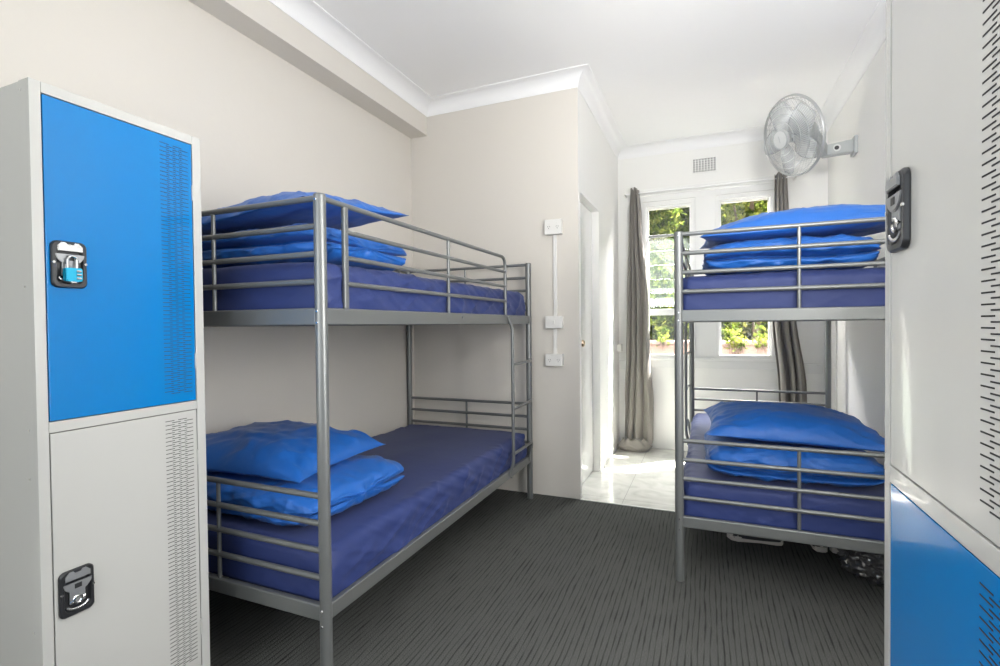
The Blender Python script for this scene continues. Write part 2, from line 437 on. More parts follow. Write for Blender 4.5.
# ------------------------------------------------------------------ lockers
def latch(door, y, z, name_parent=True):
    """built facing +x at x=0 on the door's plane, y to the right when facing; returns part with sub-parts"""
    bm = B()
    # outer housing as a rim round a pocket
    out = rrect(0, 0, .076, .117, .014); inn = rrect(0, -.005, .056, .084, .014)
    n = len(out)
    levels = [(out, 0), (out, .008), ([(p[0] * .93, p[1] * .95) for p in out], .013), ([(p[0] * 1.04, p[1] * 1.03) for p in inn], .013), (inn, .010), ([(p[0] * .93, p[1] * .95) for p in inn], .001)]
    rs = [[bm.verts.new((lv, p[0] + y, p[1] + z)) for p in L_] for L_, lv in levels]
    for i in range(len(rs) - 1):
        for k in range(n): bm.faces.new((rs[i][k], rs[i][(k + 1) % n], rs[i + 1][(k + 1) % n], rs[i + 1][k]))
    bm.faces.new(rs[-1])
    bmesh.ops.recalc_face_normals(bm, faces=bm.faces[:])
    h = link('latch', bm, M['black'], door)
    bm = B(); prism(bm, [(y - .027, z + .034), (y + .027, z + .034), (y + .027, z + .046), (y + .018, z + .055), (y + .010, z + .055), (y + .006, z + .050), (y - .006, z + .050), (y - .010, z + .055), (y - .018, z + .055), (y - .027, z + .046)], 'x', .012, .020, .002)
    link('thumb_cap', bm, M['lgrey' if door['grey'] else 'lsilver'], h)
    bm = B(); prism(bm, [(y + .031 * cos(R(a)), z + .026 + .026 * sin(R(a))) for a in range(180, 361, 12)], 'x', .009, .016, .0015)
    box(bm, .003, .011, y - .017, y + .017, z - .028, z + .006, .001)
    link('hasp', bm, M['lgrey'], h)
    bm = B(); box(bm, .0155, .0175, y - .008, y + .008, z + .010, z + .022, .001); link('hasp_slot', bm, M['black'], h)
    bm = B()
    tube(bm, [(.013, y + .009 * cos(R(a)), z - .020 + .009 * sin(R(a))) for a in range(0, 360, 20)], .003, 8, closed=True)
    tube(bm, [(.011, y - .017, z - .023), (.013, y - .009, z - .020)], .003, 8); tube(bm, [(.011, y + .009, z - .020), (.011, y + .017, z - .017)], .003, 8)
    link('staple', bm, M['chrome'], h)
    bm = B(); tube(bm, [(.012, y + .024 * cos(R(a)), z - .030 + .012 * sin(R(a))) for a in range(190, 351, 10)], .0028, 8); link('rim_trim', bm, M['lsilver'], h)
    for s in (-1, 1):
        bm = B(); tube(bm, [(.011, y + s * .034, z + .004), (.0155, y + s * .034, z + .004)], .0032, 10)
        link('screw', bm, M['chrome'], h)
    h.scale = (.62, 1, 1)
    return h

def locker(name, label, x, y, facing, grey_top):
    """front plane at local x=0 facing +x, width runs +y from the latch side, body behind"""
    Wd, H, D = .436, 1.80, .49
    t = thing(name, label, 'locker', (x, y, 0), 'two-door metal lockers', (0, 0, 0 if facing > 0 else pi))
    bm = B()
    box(bm, -D, -.02, .001, Wd - .001, .0, H - .001, .002)
    # folded front flange
    box(bm, -.045, 0, 0, .024, 0, H, .002); box(bm, -.045, 0, Wd - .028, Wd, 0, H, .002)
    box(bm, -.045, 0, .024, Wd - .028, H - .027, H, .0015)
    box(bm, -.045, 0, .024, Wd - .028, .940, .967, .0015)
    box(bm, -.045, 0, .024, Wd - .028, 0, .118, .0015)
    body = link('body', bm, M['lside'] if False else M['locker'], t)
    for z in (1.775, 1.30, .95, .83, .45, .18):
        bm = B(); tube(bm, [(-.034, .0005, z), (-.034, -.0015, z)], .0028, 8)
        link('rivet', bm, M['chrome'], body)
    bm = B(); box(bm, -.021, -.012, .023, Wd - .027, .117, H - .026); link('door_gap', bm, M['gap'], body, 0)
    for z0, z1, grey, zl in ((.969, 1.771, grey_top, 1.358), (.120, .938, not grey_top, .530)):
        bm = B()
        y0, y1 = .0265, Wd - .0305
        box(bm, -.016, -.001, y0, y1, z0, z1, .0015, 0)
        rows = int((z1 - z0 - .04) / .0122)
        for r_ in range(rows):
            for c in range(4):
                ys = .308 + c * .0195; zz = z1 - .022 - r_ * .0122 - (c % 2) * .0061
                box(bm, -.0012, -.0004, ys, ys + .027, zz - .0009, zz + .0009, 0, 1)
        dr = link('door', bm, [M['locker'] if grey else M['lblue'], M['slot']], t)
        dr['grey'] = 1 if grey else 0
        dr['label'] = ('grey' if grey else 'blue') + (' upper' if z0 > .5 else ' lower') + ' door with vent slots'
        latch(dr, .072, zl + (.001 if zl > 1 else -.003))
        for zh in (z0 + .10, z1 - .175):
            bm = B(); tube(bm, [(.0005, y1 + .001, zh), (.0005, y1 + .001, zh + .048)], .0035, 8); link('hinge', bm, M['locker'], dr)
    return t
locker('locker', 'grey metal locker with blue upper door, left of the left bunk', -1.495, .671, 1, False)
# the right-hand one faces the other way: latch side farthest from the camera
locker('locker', 'grey metal locker with blue lower door at the right edge', .266, .989, -1, True)

# padlock on the blue upper door
pl = thing('padlock', 'turquoise combination padlock hanging on the blue locker door', 'padlock', (-1.495 + .013, .671 + .072, 1.359))
bm = B(); prism(bm, rrect(0, -.026, .036, .034, .005), 'x', -.002, .014, .002); link('body', bm, M['teal'], pl)
bm = B(); tube(bm, [(.006, -.010, -.010), (.006, -.010, .008)] + [(.006, .010 * cos(R(a)), .010 + .011 * sin(R(a))) for a in range(180, -1, -20)] + [(.006, .010, -.010)], .0028, 10); link('shackle', bm, M['chrome'], pl)
for k in range(3):
    bm = B(); tube(bm, [(.0135, .004, -.017 - k * .009), (.0135, .014, -.019 - k * .009 + .002)], .0032, 8); link('number_dial', bm, M['lsilver'], pl)
bm = B(); box(bm, .0, .012, -.006, .006, -.047, -.043, .001); link('base_tab', bm, M['lsilver'], pl)

# ------------------------------------------------------------------ bunk beds
BW, BL = .9625, 1.978
RAILS = (.348, .260, .172, .084)
DECKS = ((.2526, .3043), (1.2005, 1.2562))
ZT = 1.616
def bunk(label, cx, cy, g):
    """g=+1: open side with ladder on +x"""
    t = thing('bunk_bed', label, 'bunk bed', (cx, cy, 0), 'steel bunk beds')
    hw, hl = BW / 2, BL / 2; pr = .0195
    for sx in (-1, 1):
        for sy in (-1, 1):
            bm = B()
            tube(bm, [(sx * hw, sy * hl, 0), (sx * hw, sy * hl, ZT - .004), (sx * hw, sy * hl, ZT)], [pr, pr, pr - .003], 20)
            p = link('post', bm, M['steel'], t)
            for z in (DECKS[0][0] - .010, DECKS[0][1] - .012, DECKS[1][0] + .008, DECKS[1][1] - .012, ZT - .02):
                bm = B(); tube(bm, [(sx * hw, sy * (hl + pr - .001), z), (sx * hw, sy * (hl + pr + .002), z)], [.0045, .003], 8)
                link('bolt', bm, M['chrome'], p)
    for z0, z1 in DECKS:
        for sx in (-1, 1):
            bm = B(); box(bm, sx * hw - .012, sx * hw + .012, -hl + .012, hl - .012, z0, z1, .006, 0, 3)
            sr = link('side_rail', bm, M['steel'], t)
        bm = B()
        for k in range(12):
            y = -hl + .12 + k * (BL - .24) / 11
            tube(bm, [(-hw + .01, y, z0 + .030), (hw - .01, y, z0 + .030)], .008, 8)
        tag(link('bed_base', bm, M['steel_b'], t))
        for sy in (-1, 1):
            bm = B(); box(bm, -hw + .012, hw - .012, sy * hl - .012, sy * hl + .012, z0, z1, .006, 0, 3)
            er = link('end_rail', bm, M['steel'], t)
            for h in RAILS:
                bm = B(); tube(bm, [(-hw + .01, sy * hl, z1 + h), (hw - .01, sy * hl, z1 + h)], .0098, 12); link('crossbar', bm, M['steel'], er)
            bm = B(); tube(bm, [(0, sy * hl, z1 - .002), (0, sy * hl, z1 + RAILS[0])], .0075, 10); link('upright', bm, M['steel'], er)
    # guard rails on the upper deck; ladder side stops short of the far post
    z1 = DECKS[1][1]
    yA, yE = -hl + .117, 2.795 - 1.2376 - hl; yM = 2.081 - 1.2376 - hl
    x = g * hw
    bm = B(); tube(bm, bend((x, -hl + .012, z1 + .348), (x, yE, z1 + .348), (x, yE, z1 - .002), .06), .0095, 12)
    gr = link('guard_rail', bm, M['steel'], t)
    for h in RAILS[1:]:
        bm = B(); tube(bm, [(x, yA, z1 + h), (x, yE, z1 + h)], .0088, 12); link('crossbar', bm, M['steel'], gr)
    bm = B(); box(bm, x - .0075, x + .0075, yA - .012, yA + .012, z1 - .002, z1 + .345, .005, 0, 3); link('upright', bm, M['steel'], gr)
    bm = B(); tube(bm, [(x, yM, z1 - .002), (x, yM, z1 + .345)], .0075, 10); link('upright', bm, M['steel'], gr)
    x = -g * hw
    bm = B(); tube(bm, [(x, -hl + .012, z1 + .348), (x, hl - .012, z1 + .348)], .0095, 12)
    gr = link('guard_rail', bm, M['steel'], t)
    for h in RAILS[1:]:
        bm = B(); tube(bm, [(x, -hl + .012, z1 + h), (x, hl - .012, z1 + h)], .0088, 12); link('crossbar', bm, M['steel'], gr)
    for y in (yA, yM, hl - .12):
        bm = B(); tube(bm, [(x, y, z1 - .002), (x, y, z1 + .345)], .0075, 10); link('upright', bm, M['steel'], gr)
    # ladder: one stile, three rungs running to the far post
    ys = yE + .030; xo = g * (hw + .032); xi = g * (hw + .013)
    bm = B(); tube(bm, [(xi, ys - .02, 1.245), (xi + g * .004, ys - .016, 1.225), (xo - g * .006, ys - .004, 1.195), (xo, ys, 1.165), (xo, ys, .38), (xo - g * .004, ys, .345), (xi + g * .004, ys - .004, .305), (xi, ys - .006, .265)], .0105, 12)
    ld = link('ladder', bm, M['steel'], t)
    for i, z in enumerate((.953, .680, .402)):
        bm = B()
        if i < 2: tube(bm, [(xo, ys, z), (xo - g * .004, hl - .05, z), (g * (hw + .012), hl - .008, z)], .009, 12)
        else: tube(bm, bend((xo, ys, z), (xo, hl - .035, z), (xi, hl - .05, .275), .04), .009, 12)
        link('rung', bm, M['steel'], ld)
    bm = B()
    tube(bm, [(g * (hw + .011), ys - .006, .262), (g * (hw + .026), ys - .006, .262)], .006, 8)
    link('bolt', bm, M['chrome'], ld); bm = B()
    tube(bm, [(g * (hw + .011), -.03, 1.235), (g * (hw + .015), -.03, 1.235)], .005, 8)
    link('bolt', bm, M['chrome'], ld)
    return t
LBX, LBY = (-1.132 - 2.0946) / 2, 1.2376 + BL / 2
RBX, RBY = (-.1235 + .8390) / 2, 2.4375 + BL / 2
bunk('silver steel bunk bed along the left wall, ladder at far end', LBX, LBY, 1)
bunk('silver steel bunk bed by the window, partly hidden by right locker', RBX, RBY, -1)

# ------------------------------------------------------------------ bedding
def nz(x, y, z, s): return noise.noise(Vector((x * s, y * s, z * s)))

def mattress(label, cx, cy, deck, seed):
    """sheeted mattress, bottom resting on the deck's bars"""
    L_, W_, T = BL - .045, BW - .030, .170
    z0 = deck[1] - .015 - .0
    nx, ny, nzs = 34, 70, 8
    bm = B(); r = .040
    # build by mapping a fine box surface to a rounded box
    def add_face(f, nu, nv):
        g = [[bm.verts.new(f(i / nu, j / nv)) for j in range(nv + 1)] for i in range(nu + 1)]
        for i in range(nu):
            for j in range(nv): bm.faces.new((g[i][j], g[i + 1][j], g[i + 1][j + 1], g[i][j + 1]))
    X = lambda u: -W_ / 2 + W_ * u
    Y = lambda u: -L_ / 2 + L_ * u
    Z = lambda u: T * u
    add_face(lambda u, v: (X(u), Y(v), T), 80, 160); add_face(lambda u, v: (X(1 - u), Y(v), 0), 80, 160)
    add_face(lambda u, v: (X(u), Y(0), Z(v)), 80, 20); add_face(lambda u, v: (X(1 - u), Y(1), Z(v)), 80, 20)
    add_face(lambda u, v: (X(0), Y(1 - u), Z(v)), 160, 20); add_face(lambda u, v: (X(1), Y(u), Z(v)), 160, 20)
    bmesh.ops.remove_doubles(bm, verts=bm.verts[:], dist=.0005)
    for v in bm.verts:
        c = v.co; h = Vector((W_ / 2, L_ / 2, T / 2)); p = c - Vector((0, 0, T / 2))
        q = Vector([max(-(h[i] - r), min(h[i] - r, p[i])) for i in range(3)])
        d = p - q
        rr_ = r if p.z > 0 else .012
        q = Vector([max(-(h[i] - rr_), min(h[i] - rr_, p[i])) for i in range(3)]); d = p - q
        if d.length > 1e-6: p = q + d.normalized() * min(d.length, rr_) if d.length > rr_ else p
        side = max(abs(p.x) / h.x, abs(p.y) / h.y)
        top = p.z / h.z
        # fitted-sheet pull wrinkles: sharper on the sides, running down from the top edge
        wx = p.y * 9 if abs(p.x) / h.x > abs(p.y) / h.y else p.x * 9
        w = noise.noise(Vector((wx + p.z * 14, p.z * 9, seed))) * .007 + (max(0, .26 - abs(noise.noise(Vector((wx * .55 - p.z * 9, seed * 2, p.z * 4))))) / .26) ** 2 * .009 + (max(0, .2 - abs(noise.noise(Vector((wx * .9 + p.z * 16, seed * 3, p.z * 3))))) / .2) ** 2 * .006
        f = max(0, (side - .86) / .14) * (1 if abs(p.x) / h.x > abs(p.y) / h.y else .3)
        n = d.normalized() if d.length > 1e-6 else Vector((0, 0, 1 if p.z > 0 else -1))
        if f > 0 and -.9 < top: p += n * w * f
        if p.z > 0: p.z += .0035 * noise.noise(Vector((p.x * 5, p.y * 3, seed + 4))) + .006 * (1 - (p.x / h.x) ** 2)
        v.co = p + Vector((0, 0, T / 2))
    bmesh.ops.recalc_face_normals(bm, faces=bm.faces[:])
    o = link('mattress', bm, M['sheet'], loc=(cx, cy, z0), smooth=80)
    return tag(o, label, 'mattress', 'mattresses in navy fitted sheets')
UP, LO = DECKS[1], DECKS[0]
mattress('mattress in navy fitted sheet on the left bunk, upper level', LBX, LBY, UP, 1)
mattress('mattress in navy fitted sheet on the left bunk, lower level', LBX, LBY, LO, 7)
mattress('mattress in navy fitted sheet on the window bunk, upper level', RBX, RBY, UP, 13)
mattress('mattress in navy fitted sheet on the window bunk, lower level', RBX, RBY, LO, 21)
MT = .155

def ridge(v, w=.22): return (max(0, w - abs(noise.noise(Vector(v)))) / w) ** 2

def wrinkle(p, s):
    a = noise.noise(Vector((p.x * 6 + p.y * 3, p.y * 2.4, s))); b = noise.noise(Vector((p.x * 3, p.y * 14, s + 9 + p.z * 5)))
    c = noise.noise(Vector((p.x * 19 + p.y * 9, p.y * 6, s + 3)))
    return (abs(a) - .2) * .017 + (abs(b) - .2) * .010 + abs(c) * .006 + ridge((p.x * 3.2 + p.y * 4.5, p.y * 2.2 - p.x * 1.5, s + 21)) * .006 + ridge((p.x * 5 - p.y * 7, p.y * 2 + p.x * 2.5, s + 41), .15) * .004

def pillow(label, loc, size, seed, rotz=0, tilt=(0, 0), droop=0.0):
    a, b, th = size[0] / 2, size[1] / 2, size[2]
    NU, NV = 84, 64
    bm = B(); top = {}; bot = {}
    def base(u, v):
        cu = 1 - .085 * (1 - v * v) * abs(u) ** 2; cv = 1 - .10 * (1 - u * u) * abs(v) ** 2
        return a * u * cu, b * v * cv
    for i in range(NU + 1):
        for j in range(NV + 1):
            u = sin(pi / 2 * (2 * i / NU - 1)); v = sin(pi / 2 * (2 * j / NV - 1))
            x, y = base(u, v)
            h = (max(0, 1 - abs(u) ** 2.6) ** .62) * (max(0, 1 - abs(v) ** 2.6) ** .62)
            e = 1 - h
            p = Vector((x, y, 0))
            # puckers running in from the seams
            ang = math.atan2(v, u)
            puck = noise.noise(Vector((ang * 5.5, seed * 1.7, h * 1.6))) * .013 * (e ** 1.0) * (h > 0) * min(1, h * 5)
            puck += ridge((ang * 4.2, seed * 2.3, h * 1.1), .3) * .008 * e * min(1, h * 6)
            wt = wrinkle(p, seed) * min(1, h * 3)
            dz = -droop * (abs(u) ** 3) - droop * .6 * abs(v) ** 4
            zt = th * .70 * h + wt + puck + dz
            zb = -th * .26 * h + .4 * wrinkle(p, seed + 30) * min(1, h * 3) + dz
            if i in (0, NU) or j in (0, NV):
                zt = zb = dz + .004 * noise.noise(Vector((x * 8, y * 8, seed)))
            top[i, j] = bm.verts.new((x, y, zt))
            bot[i, j] = top[i, j] if (i in (0, NU) or j in (0, NV)) else bm.verts.new((x, y, zb))
    for i in range(NU):
        for j in range(NV):
            bm.faces.new((top[i, j], top[i + 1, j], top[i + 1, j + 1], top[i, j + 1]))
            bm.faces.new((bot[i, j], bot[i, j + 1], bot[i + 1, j + 1], bot[i + 1, j]))
    o = link('pillow', bm, M['pillow'], smooth=0)
    for p in o.data.polygons: p.use_smooth = True
    # piped seam: flat hem along the edge
    bm = B(); ring = []
    for i in range(NU + 1): ring.append((i, 0))
    for j in range(1, NV + 1): ring.append((NU, j))
    for i in range(NU - 1, -1, -1): ring.append((i, NV))
    for j in range(NV - 1, 0, -1): ring.append((0, j))
    o.rotation_euler = (tilt[0], tilt[1], rotz); o.location = loc
    return tag(o, label, 'pillow', 'blue pillows on folded duvets')

def duvet(label, loc, size, seed, rotz=0, crease=.05, cz=.0, lobes=2):
    """folded duvet: soft stack of folds, closed ends, creases along the near and far faces"""
    hx, hy, H = size[0] / 2, size[1] / 2, size[2]
    NX, NT = 90, 120
    bm = B(); rings = []
    for i in range(NX + 1):
        u = sin(pi / 2 * (2 * i / NX - 1)); k = max(0.0, 1 - abs(u) ** 5) ** (1 / 3.2)
        x = hx * u
        ring = []
        for j in range(NT):
            a = 2 * pi * j / NT
            n = 3.4
            ca, sa = cos(a), sin(a)
            rr = (abs(ca) ** n + abs(sa) ** n) ** (-1 / n)
            y, z = rr * ca, rr * sa
            # layer creases on the short (near/far) faces
            cr = 0
            if lobes == 2: cr = math.exp(-((z - cz - .12 * noise.noise(Vector((x * 3, 0, seed)))) / .13) ** 2)
            elif lobes == 3: cr = math.exp(-((z - .32) / .10) ** 2) + math.exp(-((z + .36) / .10) ** 2)
            y *= 1 - crease / hy * cr * min(1, abs(y))
            ex = (abs(u) ** 8) * cr * .03
            Y = y * hy * (.86 + .14 * k) * (k if k < .3 else 1) ** .5
            Z = z * H / 2 * k
            p = Vector((x - math.copysign(ex, u), Y, Z))
            w = wrinkle(Vector((x, Y * 1.2, 0)), seed + (5 if z > 0 else 0)) * 1.15 * k
            pk = (noise.noise(Vector((x * 16 + z * 3, z * 2, seed))) * .007 + ridge((x * 7 - z * 2.2, z * 1.5, seed + 8)) * .009) * (abs(y) > .6)
            pk2 = (noise.noise(Vector((Y * 20, z * 2, seed))) * .010 + ridge((Y * 9, z * 1.2, seed + 3)) * .012) * abs(u) ** 4
            nrm = Vector((0, y * abs(y), z * abs(z) * 1.0)); nrm = nrm.normalized() if nrm.length else Vector((0, 0, 1))
            if z < -.5: w *= .2
            p += nrm * (w + pk * k) + Vector((math.copysign(1, u) * pk2, 0, 0))
            p.z += H / 2
            ring.append(bm.verts.new(p))
        rings.append(ring)
    for i in range(NX):
        for j in range(NT):
            bm.faces.new((rings[i][j], rings[i + 1][j], rings[i + 1][(j + 1) % NT], rings[i][(j + 1) % NT]))
    bm.faces.new(rings[0][::-1]); bm.faces.new(rings[-1])
    bmesh.ops.recalc_face_normals(bm, faces=bm.faces[:])
    o = link('folded_duvet', bm, M['duvet'], smooth=0)
    for p in o.data.polygons: p.use_smooth = True
    o.location = loc; o.rotation_euler = (0, 0, rotz)
    return tag(o, label, 'duvet', 'folded blue duvets')
YLN, YRN = 1.2376, 2.4375
ZU = UP[1] - .015 + .170 + .006; ZL = LO[1] - .015 + .170 + .006
duvet('folded blue duvet on left bunk, upper level', (-1.565, YLN + .345, ZU), (.72, .56, .150), 2, 0, .06, .05)
duvet('folded blue duvet on left bunk, lower level', (-1.655, YLN + .375, ZL), (.78, .60, .150), 5, R(-2), .02, -.2)
duvet('folded blue duvet on window bunk, upper level', (.330, YRN + .36, ZU), (.68, .56, .165), 9, 0, .06, -.1)
duvet('folded blue duvet on window bunk, lower level', (.340, YRN + .36, ZL), (.69, .58, .155), 14, R(2), .05, -.35)
pillow('blue pillow on the folded duvet, left bunk, upper level', (-1.595, YLN + .33, ZU + .205), (.78, .60, .115), 3, R(-2), (R(5), R(-4)), .0)
pillow('blue pillow on the folded duvet, left bunk, lower level', (-1.745, YLN + .37, ZL + .180), (.77, .56, .165), 6, R(3), (R(1), R(0)), .0)
pillow('blue pillow on the folded duvet, window bunk, upper level', (.40, YRN + .35, ZU + .205), (.88, .54, .150), 11, R(1), (R(2), R(-2)), .0)
pillow('blue pillow on the folded duvet, window bunk, lower level', (.36, YRN + .36, ZL + .208), (.76, .56, .145), 15, R(2), (R(3), R(2)), .0)

# ------------------------------------------------------------------ curtains and rod
def curtain(label, keys, pool, seed):
    """keys: (z, x0, x1, y, fold amplitude)"""
    NS, NZ = 120, 90
    zs = [k[0] for k in keys]
    def at(z):
        for a, b in zip(keys[:-1], keys[1:]):
            if b[0] <= z <= a[0]:
                t = (a[0] - z) / (a[0] - b[0]); t = t * t * (3 - 2 * t)
                return [a[i] + (b[i] - a[i]) * t for i in range(5)]
        return list(keys[-1])
    bm = B(); g = []
    zt, zb = zs[0], zs[-1]
    for j in range(NZ + 1):
        z = zt + (zb - zt) * j / NZ
        _, x0, x1, y, am = at(z)
        row = []
        for i in range(NS + 1):
            s = i / NS
            ph = 2 * pi * 3.4 * s + 3.2 * noise.noise(Vector((s * 2.2, z * .7, seed)))
            x = x0 + (x1 - x0) * s + am * .45 * sin(2 * ph + seed) * .5
            yy = y + am * sin(ph) + .012 * noise.noise(Vector((s * 9, z * 1.6, seed + 2)))
            zz = z + (.014 * sin(ph * .5 + seed) + .01 * noise.noise(Vector((s * 12, 0, seed))) if j == 0 else 0)
            row.append(bm.verts.new((x, yy, zz)))
        g.append(row)
    for j in range(NZ):
        for i in range(NS): bm.faces.new((g[j][i], g[j][i + 1], g[j + 1][i + 1], g[j + 1][i]))
    c = link('curtain', bm, M['curtain'], smooth=0)
    for p in c.data.polygons: p.use_smooth = True
    so = c.modifiers.new('Solidify', 'SOLIDIFY'); so.thickness = .004; so.offset = 0
    if pool:
        bm = B(); NA, NB = 72, 14
        cx, cy, rx, ry, h = pool; rows = []
        for j in range(NB + 1):
            v = j / NB; row = []
            for i in range(NA):
                a = 2 * pi * i / NA
                rr = 1 - .30 * v ** 2 + .13 * noise.noise(Vector((cos(a) * 2.2, sin(a) * 2.2, v * 3 + seed)))
                bulge = sin(pi * min(1, v * 1.1)) * .12
                row.append(bm.verts.new((cx + (rx * (rr * .9 + bulge)) * cos(a), cy + (ry * (rr * .9 + bulge)) * sin(a), .003 + h * v + .012 * sin(a * 7 + v * 4) * v)))
            rows.append(row)
        for j in range(NB):
            for i in range(NA): bm.faces.new((rows[j][i], rows[j][(i + 1) % NA], rows[j + 1][(i + 1) % NA], rows[j + 1][i]))
        bm.faces.new(rows[0][::-1])
        bm.faces.new(rows[-1])
        pd = link('pooled_hem', bm, M['curtain'], c, 60)
    return tag(c, label, 'curtain', 'window curtains')
YC = 4.862
curtain('long taupe curtain pooling on the tiles left of the window',
        [(2.47, -.668, -.597, YC, .020), (2.2, -.680, -.575, YC, .025), (1.4, -.700, -.510, YC - .01, .030), (.9, -.710, -.505, YC - .01, .032), (.45, -.735, -.470, YC - .02, .036), (.10, -.745, -.475, YC - .03, .038), (.02, -.755, -.50, YC - .03, .03)],
        (-.645, YC - .05, .155, .10, .10), 1.3)
curtain('taupe curtain hanging right of the window behind the bunk',
        [(2.47, .535, .625, YC, .020), (2.0, .530, .640, YC, .025), (1.3, .520, .685, YC - .01, .032), (.6, .565, .765, YC - .02, .034), (.012, .58, .80, YC - .03, .036)],
        None, 4.1)
t = thing('curtain_rod', 'thin white curtain rod with small end brackets above the windows', 'curtain rod', (0, YC, 2.425))
bm = B(); tube(bm, [(-.735, 0, 0), (.70, 0, 0)], .0055, 10); link('rod', bm, M['trimw'], t)
for x in (-.725, .69):
    bm = B(); tube(bm, [(x, 0, 0), (x, YFAR - YC - .0, 0)], .006, 8); tube(bm, [(x, YFAR - YC - .006, 0), (x, YFAR - YC, 0)], .016, 12); link('bracket', bm, M['plastic_w'], t)
    bm = B(); tube(bm, [(x - .008, 0, 0), (x, 0, 0), (x + .008, 0, 0)], [.007, .012, .007], 10); link('finial', bm, M['plastic_w'], t)

# ------------------------------------------------------------------ wall fan
FC = Vector((.515, 3.78, 2.415))                      # centre of the cage rim
fn = Vector((-.83, -.50, -.28)).normalized()          # way it blows
FR = .252
fan = thing('wall_fan', 'grey wall fan in a round wire cage on the right wall', 'fan', FC)
rotm = fn.to_track_quat('Z', 'Y').to_matrix().to_4x4()
fan_parts = []
def fpart(name, bm, m, parent=fan, smooth=35):
    bmesh.ops.transform(bm, matrix=rotm, verts=bm.verts[:])
    return link(name, bm, m, parent, smooth)
def dome(r, depth): # front profile
    q = r / FR
    return depth * (1 - q ** 3.2)
def circ(bm, r, z, tr, seg=6, n=72): tube(bm, [(r * cos(2 * pi * k / n), r * sin(2 * pi * k / n), z) for k in range(n)], tr, seg, closed=True)
bm = B(); circ(bm, FR, 0, .0052, 10, 96); circ(bm, FR + .002, -.010, .0045, 8, 96)
cage = fpart('cage_rim', bm, M['fan_wire'])
bm = B()
for r_ in (.235, .195, .15, .105): circ(bm, r_, dome(r_, .085) + .001, .0018, 5, 72)
NW = 90
for k in range(NW):
    a = 2 * pi * k / NW
    pts = []
    for q in range(9):
        r_ = .055 + (FR - .055) * q / 8
        aa = a + .35 * (q / 8)
        pts.append((r_ * cos(aa), r_ * sin(aa), dome(r_, .085)))
    tube(bm, pts, .0008, 4, caps=False)
g = fpart('front_grille', bm, M['fan_wire'])
bm = B()
for r_ in (.235, .17, .11): circ(bm, r_, -dome(r_, .075) - .008, .0016, 5, 72)
for k in range(48):
    a = 2 * pi * k / 48
    tube(bm, [((.06 + (FR - .06) * q / 6) * cos(a), (.06 + (FR - .06) * q / 6) * sin(a), -.008 - dome(.06 + (FR - .06) * q / 6, .075)) for q in range(7)], .0010, 4, caps=False)
fpart('rear_grille', bm, M['fan_wire'])
bm = B(); tube(bm, [(0, 0, .070), (0, 0, .088), (0, 0, .094), (0, 0, .096)], [.060, .060, .052, .02], 40); hub = fpart('hub_badge', bm, M['fan_hub'])
bm = B(); circ(bm, .058, .090, .0045, 8, 48); fpart('badge_ring', bm, M['fan_grey'], hub)
bm = B(); t_ = bmesh.new(); bmesh.ops.create_cube(t_, size=1)
merge(bm, t_, 0, Matrix.Translation((0, 0, .0955)) @ Matrix.Rotation(R(0), 4, 'Z') @ Matrix.Diagonal((.006, .044, .002, 1)))
fpart('badge_mark', bm, M['fan_grey'], hub)
for k in range(5):   # blades at rest
    bm = B(); a0 = 2 * pi * k / 5 + .3; rows = []
    for i in range(11):
        q = i / 10; r_ = .035 + q * .20; w = .035 + .06 * sin(pi * min(1, q * .75 + .1))
        row = []
        for j in range(9):
            s = (j / 8 - .5) * 2
            aa = a0 + s * w / max(r_, .09) * .9 + .25 * q
            row.append(bm.verts.new((r_ * cos(aa), r_ * sin(aa), .012 + s * .022 * (1 - .3 * q) + .008 * (1 - s * s))))
        rows.append(row)
    for i in range(10):
        for j in range(8): bm.faces.new((rows[i][j], rows[i][j + 1], rows[i + 1][j + 1], rows[i + 1][j]))
    ob = fpart('blade', bm, M['fan_blade'], fan, 60)
    so = ob.modifiers.new('Solidify', 'SOLIDIFY'); so.thickness = .002
bm = B(); tube(bm, [(0, 0, -.17), (0, 0, -.165), (0, 0, -.15), (0, 0, -.09), (0, 0, -.06), (0, 0, .03), (0, 0, .032)], [.02, .045, .062, .068, .05, .032, .01], 28)
fpart('motor_housing', bm, M['fan_grey'])
# arm from motor to the wall
back = fn * -.13
wp = Vector((XR - FC.x, 4.08 - FC.y, 2.39 - FC.z))
bm = B()
A0 = Vector((back.x, back.y, back.z)); A1 = Vector((wp.x - .20, wp.y - .02, wp.z - .02)); A2 = Vector((wp.x - .02, wp.y, wp.z))
def slab(p, q, w0, w1, th):
    d_ = (q - p).normalized(); s_ = d_.cross(Vector((0, 0, 1))).normalized(); u_ = Vector((0, 0, 1))
    vs = []
    for pt, w in ((p, w0), (q, w1)):
        for sx, sz in ((-1, -1), (1, -1), (1, 1), (-1, 1)): vs.append(bm.verts.new(pt + s_ * sx * th / 2 + u_ * sz * w / 2))
    for f in ((3, 2, 1, 0), (4, 5, 6, 7), (0, 1, 5, 4), (1, 2, 6, 5), (2, 3, 7, 6), (3, 0, 4, 7)): bm.faces.new([vs[i] for i in f])
slab(A0, A1, .10, .072, .075); slab(A1, A2, .072, .085, .07)
bmesh.ops.bevel(bm, geom=bm.edges[:], offset=.006, segments=2, affect='EDGES')
arm = link('arm', bm, M['fan_grey'], fan)
bm = B(); mid = (A1 + A2) / 2 + Vector((-.01, -.035, 0)); sd = Vector((-.1, -1, -.05)).normalized()
tube(bm, [mid - sd * .004, mid + sd * .004, mid + sd * .006], [.024, .024, .019], 20); link('knob_ring', bm, M['fan_hub'], arm)
bm = B(); tube(bm, [mid + sd * .003, mid + sd * .010], [.015, .013], 12); link('knob', bm, M['black'], arm)
